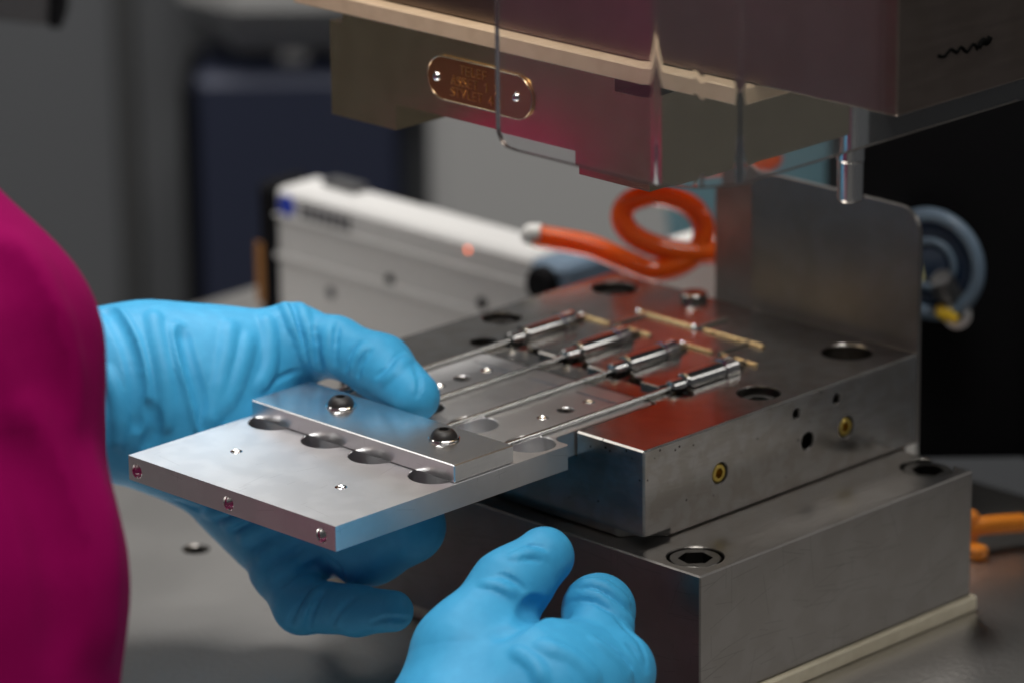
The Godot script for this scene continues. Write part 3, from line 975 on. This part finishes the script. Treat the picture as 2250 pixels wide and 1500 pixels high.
# Skins a body of tapered limbs: rows of ax ay az ra bx by bz rb blend (mm). A negative blend cuts instead of joining.
# Each fold is [radius, height, blend, points...]: a ridge (height > 0) or a crease (height < 0) laid along the skin.
func skin(limbs: PackedFloat32Array, folds: Array, cell: float, rough: float, wave: float, seed_: int) -> ArrayMesh:
	var all := limbs.duplicate()
	var every0 := PackedInt32Array(range(limbs.size() / 9))
	var none := PackedInt32Array()
	for f: Array in folds:
		var c := Curve3D.new()
		c.bake_interval = maxf(2.0, f[0] * 0.9)
		for i in range(3, f.size()):
			var t: Vector3 = ((f[mini(i + 1, f.size() - 1)] as Vector3) - (f[maxi(i - 1, 3)] as Vector3)) / 6.0
			c.add_point(f[i], -t, t)
		var pts := c.get_baked_points()
		var line := PackedVector3Array()
		for i in pts.size():
			var p := pts[i]
			var n := Vector3.UP
			for turn in 2:
				var d := distance(p, limbs, every0, none, -1.0)
				n = Vector3(distance(p + Vector3(0.3, 0, 0), limbs, every0, none, -1.0) - d, distance(p + Vector3(0, 0.3, 0), limbs, every0, none, -1.0) - d, distance(p + Vector3(0, 0, 0.3), limbs, every0, none, -1.0) - d).normalized()
				p -= n * d
			var s := pow(sin(PI * (i + 0.5) / pts.size()), 1.0 if f[0] < 1.9 else 1.5) * (0.8 + 0.2 * sin(i * 1.7 + f[0] * 9.0))
			line.append(p + n * (f[1] * s - f[0] if f[1] > 0 else f[0] + f[1] * s))
		for i in line.size() - 1:
			all.append_array([line[i].x, line[i].y, line[i].z, f[0], line[i + 1].x, line[i + 1].y, line[i + 1].z, f[0], f[2] if f[1] > 0 else -f[2]])
	var count := all.size() / 9
	var lo := Vector3.INF
	var hi := -Vector3.INF
	for i in limbs.size() / 9:
		for k in 2:
			var p := Vector3(all[i * 9 + k * 4], all[i * 9 + k * 4 + 1], all[i * 9 + k * 4 + 2])
			var r := all[i * 9 + k * 4 + 3] + 3.0 * cell
			lo = lo.min(p - Vector3(r, r, r))
			hi = hi.max(p + Vector3(r, r, r))
	var noise := FastNoiseLite.new()
	noise.seed = seed_
	noise.noise_type = FastNoiseLite.TYPE_SIMPLEX_SMOOTH
	noise.frequency = 1.0 / wave
	noise.fractal_octaves = 2
	const N := 6
	var bx := int(ceil((hi.x - lo.x) / cell / N))
	var by := int(ceil((hi.y - lo.y) / cell / N))
	var bz := int(ceil((hi.z - lo.z) / cell / N))
	var nx := bx * N + 1
	var ny := by * N + 1
	var nz := bz * N + 1
	var field := PackedFloat32Array()
	field.resize(nx * ny * nz)
	field.fill(100.0)
	var busy := []
	var reach := N * cell * 0.87 + 1.5 * cell + 1.0
	var every := PackedInt32Array(range(count))
	for k in bz:
		for j in by:
			for i in bx:
				var mid := lo + Vector3(i + 0.5, j + 0.5, k + 0.5) * N * cell
				var near := PackedInt32Array()
				var d := distance(mid, all, every, near, reach)
				if absf(d) > reach + 3.0:
					if d < 0:
						for c in range(k * N, k * N + N + 1):
							for b in range(j * N, j * N + N + 1):
								for a in range(i * N, i * N + N + 1):
									var at := (c * ny + b) * nx + a
									if field[at] == 100.0:
										field[at] = d
					continue
				busy.append([i, j, k])
				for c in range(k * N, k * N + N + 1):
					for b in range(j * N, j * N + N + 1):
						for a in range(i * N, i * N + N + 1):
							var p := lo + Vector3(a, b, c) * cell
							field[(c * ny + b) * nx + a] = distance(p, all, near, near, -1.0) - rough * noise.get_noise_3dv(p)
	var spot := {}
	var verts := PackedVector3Array()
	var norms := PackedVector3Array()
	var index := PackedInt32Array()
	var corner := [Vector3(0, 0, 0), Vector3(1, 0, 0), Vector3(0, 1, 0), Vector3(1, 1, 0), Vector3(0, 0, 1), Vector3(1, 0, 1), Vector3(0, 1, 1), Vector3(1, 1, 1)]
	var off := PackedInt32Array([0, 1, nx, nx + 1, nx * ny, nx * ny + 1, nx * ny + nx, nx * ny + nx + 1])
	var edges := PackedInt32Array([0, 1, 2, 3, 4, 5, 6, 7, 0, 2, 1, 3, 4, 6, 5, 7, 0, 4, 1, 5, 2, 6, 3, 7])
	for box: Array in busy:
		for c in range(box[2] * N, box[2] * N + N):
			for b in range(box[1] * N, box[1] * N + N):
				for a in range(box[0] * N, box[0] * N + N):
					var at := (c * ny + b) * nx + a
					var inside := 0
					for q in 8:
						if field[at + off[q]] < 0.0:
							inside += 1
					if inside == 0 or inside == 8:
						continue
					var sum := Vector3()
					var n := 0
					for e in 12:
						var d0 := field[at + off[edges[e * 2]]]
						var d1 := field[at + off[edges[e * 2 + 1]]]
						if (d0 < 0.0) != (d1 < 0.0):
							sum += (corner[edges[e * 2]] as Vector3).lerp(corner[edges[e * 2 + 1]], d0 / (d0 - d1))
							n += 1
					var f := sum / n
					var g := Vector3()
					for q in 8:
						var w: Vector3 = corner[q]
						var v := field[at + off[q]]
						var wx := f.x if w.x else 1.0 - f.x
						var wy := f.y if w.y else 1.0 - f.y
						var wz := f.z if w.z else 1.0 - f.z
						g += Vector3((1.0 if w.x else -1.0) * wy * wz, (1.0 if w.y else -1.0) * wx * wz, (1.0 if w.z else -1.0) * wx * wy) * v
					spot[at] = verts.size()
					verts.append((lo + (Vector3(a, b, c) + f) * cell) * 0.001)
					norms.append(g.normalized())
	var steps := [[1, nx, nx * ny], [nx, nx * ny, 1], [nx * ny, 1, nx]]
	for at: int in spot:
		for s: Array in steps:
			var d0 := field[at]
			var d1 := field[at + s[0]]
			if (d0 < 0.0) == (d1 < 0.0):
				continue
			var q := [at, at - s[1], at - s[1] - s[2], at - s[2]]
			if not (spot.has(q[1]) and spot.has(q[2]) and spot.has(q[3])):
				continue
			var w := PackedInt32Array([spot[q[0]], spot[q[1]], spot[q[2]], spot[q[3]]])
			if d0 < 0.0:
				index.append_array([w[0], w[2], w[1], w[0], w[3], w[2]])
			else:
				index.append_array([w[0], w[1], w[2], w[0], w[2], w[3]])
	var arrays := []
	arrays.resize(Mesh.ARRAY_MAX)
	arrays[Mesh.ARRAY_VERTEX] = verts
	arrays[Mesh.ARRAY_NORMAL] = norms
	arrays[Mesh.ARRAY_INDEX] = index
	var m := ArrayMesh.new()
	m.add_surface_from_arrays(Mesh.PRIMITIVE_TRIANGLES, arrays)
	return m


func distance(p: Vector3, rows: PackedFloat32Array, use: PackedInt32Array, near: PackedInt32Array, reach: float) -> float:
	var d := 1000.0
	for i in use:
		var o := i * 9
		var a := Vector3(rows[o], rows[o + 1], rows[o + 2])
		var ab := Vector3(rows[o + 4], rows[o + 5], rows[o + 6]) - a
		var t := clampf((p - a).dot(ab) / (ab.length_squared() + 1e-6), 0.0, 1.0)
		var q := p.distance_to(a + ab * t) - lerpf(rows[o + 3], rows[o + 7], t)
		var k := rows[o + 8]
		if reach > 0.0 and q < reach + absf(k) + 6.0:
			near.append(i)
		if k >= 0.0:
			var h := maxf(k - absf(d - q), 0.0)
			d = minf(d, q) - (h * h / (4.0 * k) if k > 0.0 else 0.0)
		else:
			var h := maxf(-k - absf(d + q), 0.0)
			d = maxf(d, -q) + h * h / (-4.0 * k)
	return d


func gown_shape() -> PackedFloat32Array:
	return PackedFloat32Array([
		-245.9, 133.5, -111.7, 38, -236.6, 79.9, -47.9, 37.4, 14,
		-236.6, 79.9, -47.9, 37.4, -253.6, 18.5, -29.5, 43, 14,
		-253.6, 18.5, -29.5, 43, -273.2, -62.5, -12, 45, 14,
		-269.8, 79, -140.6, 75, -294.9, -95, -86.1, 85, 30,
		-269.8, 79, -140.6, 75, -264.2, 130.5, -158.5, 60, 30,
		-154.8, 5.9, -215, 36, -92.5, -0.3, -182.2, 32, 8,
	])


func holding_hand() -> PackedFloat32Array:
	return PackedFloat32Array([
		-109.5, -2.6, -207.3, 27, -72.1, -0.4, -166.1, 28.6, 10,
		-72.1, -0.4, -166.1, 28.6, -56.9, -1.4, -153.3, 28, 10,
		-56.9, -1.4, -153.3, 27.5, -28.9, 12.6, -136, 13.6, 14,
		-61.5, -14.7, -145.9, 22, -49.2, -34.2, -118.6, 22.5, 12,
		-29.6, 12.9, -135.3, 13.8, -23.8, 14.9, -120, 9.6, 5,
		-24.5, 15.2, -119.3, 9.6, -22.4, 11.9, -99.3, 10.4, 4,
		-22.4, 11.9, -99.3, 10.4, -27.2, 7.5, -78.2, 8.6, 4,
		-52.8, -34.3, -119.2, 23, -65.8, -47.8, -102.2, 11, 9,
		-65.8, -47.8, -102.2, 11, -73.2, -55, -85.6, 9.3, 4,
		-73.2, -55, -85.6, 9.3, -70.6, -51.5, -62.1, 8, 3,
		-70.6, -51.5, -62.1, 8, -67.5, -48.8, -48.2, 6.8, 3,
		-55.7, -34.8, -111.4, 18, -54.5, -37.6, -97, 13, 6,
		-54.5, -37.6, -97, 13, -53.9, -35.9, -73.4, 13, 5,
		-53.9, -35.9, -73.4, 13, -49.9, -26.9, -58.6, 12.4, 4,
		-52.6, -30.4, -110.3, 16, -36.2, -26.7, -74.7, 10.5, 6,
	])


func waiting_hand() -> PackedFloat32Array:
	return PackedFloat32Array([
		-173.8, -80, 73.7, 31, -110.3, -58.5, 29.4, 26, 10,
		-110.3, -58.5, 29.4, 26, -99.3, -36.3, 18.3, 15.8, 12,
		-99.3, -36.3, 18.3, 15.8, -78.9, -20.4, 16.7, 11.5, 8,
		-79, -20.7, 16.7, 11.7, -65.2, -13.5, 18.4, 9.4, 5,
		-111.6, -57.7, 30.7, 25, -90.9, -46.3, 43.3, 23, 5,
		-90.9, -46.3, 43.3, 23, -67.8, -42.6, 50, 13.5, 10,
		-87.8, -45.8, 40.2, 20, -66.1, -38.2, 40.8, 11.5, 4,
		-66.1, -38.2, 40.8, 11.5, -54.4, -31.1, 31.3, 11, 3,
		-54.4, -31.1, 31.3, 11, -35.8, -48.3, 13.3, 9.5, 3,
	])


func gown_folds() -> Array:
	return [
		[9, 1.32, 6, Vector3(-232.8, 114.7, -26.4), Vector3(-236, 100.9, -12.8), Vector3(-234.8, 84.5, -6.8), Vector3(-236.2, 69.4, -3.5)],
		[9, -1.32, 6, Vector3(-240.9, 111.8, -22.7), Vector3(-242.3, 97.2, -11.3), Vector3(-240.7, 80.7, -5.7), Vector3(-242.5, 65.8, -2)],
		[8, 1.2, 6, Vector3(-248.7, 72, -4.4), Vector3(-245.9, 54.5, 3.8), Vector3(-249.3, 36.1, 13.3), Vector3(-253.9, 14, 18.1)],
		[8, -1.2, 6, Vector3(-254.7, 65.6, -3.2), Vector3(-253.9, 50.3, 6.3), Vector3(-255.9, 33.9, 14.3), Vector3(-259.7, 12.8, 18.1)],
		[8, 0.96, 6, Vector3(-230.4, 54.9, -0.9), Vector3(-232.7, 41, 6.5), Vector3(-238.2, 26.4, 13.7), Vector3(-241.6, 7.3, 16.1)],
	]


func holding_folds() -> Array:
	return [
		[1.1, -0.6, 1, Vector3(-32.1, 27.1, -139.1), Vector3(-36.1, 25.1, -131.1), Vector3(-37.3, 20, -124.9), Vector3(-36.5, 13.9, -121.1), Vector3(-34.5, 8.9, -120.3)],
		[1.84, 0.5, 1.8, Vector3(-30, 27.5, -137.8), Vector3(-35, 24.6, -128.7), Vector3(-36.5, 18.9, -123.2), Vector3(-35.7, 11.3, -120.4)],
		[1.02, -0.6, 1, Vector3(-28.5, 27.5, -135.8), Vector3(-33.7, 24, -126.3), Vector3(-35.6, 18, -120.9), Vector3(-35, 11.4, -119.3)],
		[1.84, 0.5, 1.8, Vector3(-25.4, 27, -135.4), Vector3(-32.5, 23.4, -124), Vector3(-34.9, 17.8, -119.2), Vector3(-34.2, 10.1, -118.8)],
		[0.935, -0.6, 1, Vector3(-31.7, 23.1, -120.9), Vector3(-34.2, 17.7, -117), Vector3(-33.6, 10.5, -116.5)],
		[2.07, 0.5, 1.8, Vector3(-30.3, 23.1, -116), Vector3(-33.4, 17.6, -113.4), Vector3(-33, 10.5, -112.3)],
		[0.935, -0.6, 1, Vector3(-26.1, 24.8, -115.5), Vector3(-31.4, 20.2, -111.1), Vector3(-33.4, 13.5, -108.9)],
		[1.02, -0.6, 1, Vector3(-29.1, 21.2, -102.8), Vector3(-32.3, 17.5, -103.5), Vector3(-33.5, 12.4, -104.7)],
		[1.72, 0.5, 1.8, Vector3(-29.5, 20.8, -99.5), Vector3(-32.6, 17.1, -100.1), Vector3(-33.8, 12.1, -100.8)],
		[0.935, -0.6, 1, Vector3(-29.8, 20, -96.2), Vector3(-32.9, 16.2, -97.4), Vector3(-33.9, 11.6, -98)],
		[1.19, -0.6, 1, Vector3(-33.3, 13.7, -89.6), Vector3(-30.6, 17, -86.6), Vector3(-21.8, 19.5, -88.9)],
		[1.84, 0.5, 1.8, Vector3(-33.8, 13, -86.1), Vector3(-30.5, 16.5, -83.2), Vector3(-22.7, 18.4, -85.6)],
		[0.9, -0.6, 1, Vector3(-24, 17.2, -81.3), Vector3(-29.3, 14.4, -73.5), Vector3(-32.1, 10.4, -71.8)],
		[1.1, -0.6, 1, Vector3(-38.1, 9.1, -122.9), Vector3(-47.4, 8, -123.7), Vector3(-54.5, 5.9, -123)],
		[0.935, -0.6, 1, Vector3(-79.5, -4.6, -128.9), Vector3(-75.8, 0.1, -126.9), Vector3(-68.1, 4, -124.7)],
		[1.1, -0.6, 1, Vector3(-78.6, -31.1, -141.5), Vector3(-77, -32.1, -132.2), Vector3(-76.1, -28.9, -121)],
		[1.95, 0.5, 1.8, Vector3(-76.4, -33.2, -129.1), Vector3(-74.6, -27.6, -112.9)],
		[1.19, -0.6, 1, Vector3(-75.9, -34.4, -123.6), Vector3(-74, -28.8, -108.8)],
		[2.07, 0.5, 1.8, Vector3(-75.8, -35.2, -120.1), Vector3(-73.5, -29.7, -107)],
		[1.1, -0.6, 1, Vector3(-75.9, -36.3, -116.4), Vector3(-72.4, -30.2, -104.6)],
		[2.07, 0.5, 1.8, Vector3(-75.8, -37.6, -111.7), Vector3(-71.5, -31.5, -102.1)],
		[1.27, -0.6, 1, Vector3(-75.4, -40, -107.4), Vector3(-69.3, -32.9, -97.3)],
		[2.07, 0.5, 1.8, Vector3(-76.1, -41.7, -101.8), Vector3(-68.8, -35.3, -93.2)],
		[1.19, -0.6, 1, Vector3(-77.3, -44.3, -98.1), Vector3(-68.1, -37, -89.2)],
		[1.95, 0.5, 1.8, Vector3(-77.8, -45.6, -92.8), Vector3(-67.7, -39.9, -87.3)],
		[1.27, -0.6, 1, Vector3(-79.2, -46.8, -87.7), Vector3(-68.5, -43.8, -86.4), Vector3(-67, -39.2, -81)],
		[1.1, -0.6, 1, Vector3(-82.1, -58.6, -82.3), Vector3(-81, -51.3, -78.1), Vector3(-75.1, -45.3, -76.9)],
		[1.61, 0.5, 1.8, Vector3(-80.7, -58.9, -79.1), Vector3(-80.5, -51, -75.1), Vector3(-76, -45.6, -74.2)],
		[0.935, -0.6, 1, Vector3(-79.5, -58.7, -75.7), Vector3(-80.2, -51.2, -72.5), Vector3(-76.5, -45.9, -71.2)],
		[0.9, -0.6, 1, Vector3(-78.8, -55.5, -65.4), Vector3(-78.9, -48.8, -61.2), Vector3(-75.2, -44.7, -58.2)],
		[0.9, -0.6, 1, Vector3(-75, -51.6, -50.4), Vector3(-73.1, -48.7, -44.4), Vector3(-66.6, -50.1, -41.6)],
		[0.9, -0.6, 1, Vector3(-67.5, -38.3, -78.1), Vector3(-67.2, -40.6, -73.8), Vector3(-65.4, -45.7, -73.4)],
		[3, 0.2025, 2.5, Vector3(-78.2, 30, -170.7), Vector3(-83.6, 27.4, -158.1), Vector3(-87, 21.1, -148.8), Vector3(-89.9, 11.3, -142.8), Vector3(-91.6, -1.4, -141.3)],
		[2.2, -0.162, 2.5, Vector3(-80, 29.7, -170.8), Vector3(-84.7, 27.3, -159.7), Vector3(-88.2, 21, -150.1), Vector3(-91.2, 11.3, -144.1), Vector3(-92.9, -1.5, -142.6)],
		[2.6, 0.1755, 2.5, Vector3(-70.7, 27.2, -146.9), Vector3(-75.4, 20.8, -139), Vector3(-77.5, 12.5, -133.2), Vector3(-77.6, 4.9, -129.7), Vector3(-77.4, -2.6, -127.5)],
		[1.6, -0.1215, 2.5, Vector3(-70.3, 26, -144.3), Vector3(-74.1, 20, -137.5), Vector3(-75.8, 12.4, -132.1), Vector3(-76.2, 4.9, -128.6), Vector3(-76.3, -1.4, -126.9)],
		[2.6, 0.189, 2.5, Vector3(-54.1, 25.6, -138.3), Vector3(-61.7, 19.5, -131.7), Vector3(-66.8, 12.9, -128.5), Vector3(-71.4, 5.2, -126.4), Vector3(-75.4, -1.5, -126.2)],
		[2.4, 0.135, 2.5, Vector3(-51.3, 22.1, -132.5), Vector3(-58, 16.1, -128.1), Vector3(-63.9, 9.5, -125.8), Vector3(-69.8, 3.4, -125.2)],
		[2.2, 0.135, 2.5, Vector3(-73.1, 29.9, -155.8), Vector3(-79.3, 24.2, -146.3), Vector3(-82.8, 15.6, -139.4), Vector3(-84.9, 5.1, -135.8), Vector3(-86.2, -1.3, -135.7)],
		[1.8, 0.135, 2.5, Vector3(-95.8, 15.9, -153.7), Vector3(-96.2, 9.6, -149), Vector3(-96.6, 0, -146.9), Vector3(-96.2, -8.9, -148.2)],
		[2, -0.135, 2.5, Vector3(-89.5, 5.2, -140), Vector3(-89, -1.4, -138.6), Vector3(-90.3, -8.4, -140.7)],
		[2, 0.1215, 2.5, Vector3(-39.9, 25.5, -136.6), Vector3(-44.5, 19.7, -129.1), Vector3(-48.9, 12.3, -125), Vector3(-55.1, 7.2, -123.5)],
	]


func waiting_folds() -> Array:
	return [
		[0.9, -0.6, 1, Vector3(-83.1, -9.2, 21), Vector3(-78.7, -8.9, 22.9), Vector3(-75.5, -10.3, 25.4)],
		[0.9, -0.6, 1, Vector3(-78.8, -7.9, 20.5), Vector3(-73.3, -7, 21.1), Vector3(-70.7, -7.9, 24.2)],
		[1.38, 0.5, 1.8, Vector3(-81.5, -8.6, 20.7), Vector3(-76.2, -8, 22.2), Vector3(-72.8, -9.2, 24.8)],
		[0.9, -0.6, 1, Vector3(-88.3, -12.3, 21.3), Vector3(-86.3, -13.4, 24.9), Vector3(-83.9, -16.6, 28.2)],
		[1.26, 0.5, 1.8, Vector3(-92.7, -14.8, 18.7), Vector3(-90.5, -14.8, 22.8), Vector3(-88.1, -16.9, 26.8)],
		[3.4, -1.68, 2.5, Vector3(-102.9, -24.1, 36.2), Vector3(-100.3, -23, 37.7), Vector3(-95.7, -21.7, 38.6), Vector3(-83, -24.4, 31.7), Vector3(-73.6, -25.5, 27.3)],
		[1.19, -0.6, 1, Vector3(-63.7, -28.1, 24.6), Vector3(-64.5, -24.1, 32.4), Vector3(-62.9, -23.9, 38.5), Vector3(-62.2, -25.9, 43.4), Vector3(-59.7, -28.6, 46.6)],
		[1.95, 0.5, 1.8, Vector3(-63.8, -26.1, 26.1), Vector3(-63.2, -22.9, 31.8), Vector3(-61.1, -22.4, 36.7), Vector3(-59.5, -24.2, 40.9), Vector3(-56.6, -28, 44.4)],
		[1.1, -0.6, 1, Vector3(-61.8, -22, 30.4), Vector3(-59.3, -21.1, 35), Vector3(-57.7, -23, 39.7), Vector3(-53.7, -28.6, 43.7)],
		[1.72, 0.5, 1.8, Vector3(-61.5, -23.5, 26), Vector3(-59.7, -20.6, 30.4), Vector3(-57.5, -20.3, 34.6), Vector3(-55.5, -22.2, 39), Vector3(-52.9, -26.3, 42.2)],
		[2.18, 0.5, 1.8, Vector3(-58.8, -27.1, 44.3), Vector3(-53.6, -33.4, 45.1)],
		[1.19, -0.6, 1, Vector3(-61.6, -26.9, 45.1), Vector3(-62.4, -30, 51.3), Vector3(-64.2, -33.5, 59.4), Vector3(-65.7, -37.4, 62.3)],
		[1.1, -0.6, 1, Vector3(-68.7, -31.1, 57.4), Vector3(-68, -34.5, 60.9), Vector3(-66.4, -39.1, 63)],
		[1.84, 0.5, 1.8, Vector3(-81.9, -26.4, 55.5), Vector3(-78.8, -30.3, 59.5), Vector3(-75.7, -36, 62.8), Vector3(-74.5, -39.3, 63.8)],
		[1.02, -0.6, 1, Vector3(-78.8, -26.6, 54.1), Vector3(-75.5, -30.6, 58.4), Vector3(-72.8, -36.2, 62.1)],
		[2.6, 0.162, 2.5, Vector3(-100.3, -24, 51.5), Vector3(-96.6, -25.3, 56.2), Vector3(-93.1, -29.1, 61), Vector3(-91.1, -33.8, 64.6)],
		[2, 0.135, 2.5, Vector3(-105.8, -25.7, 46.1), Vector3(-105.5, -27.5, 52.6), Vector3(-106.3, -31.2, 57)],
	]
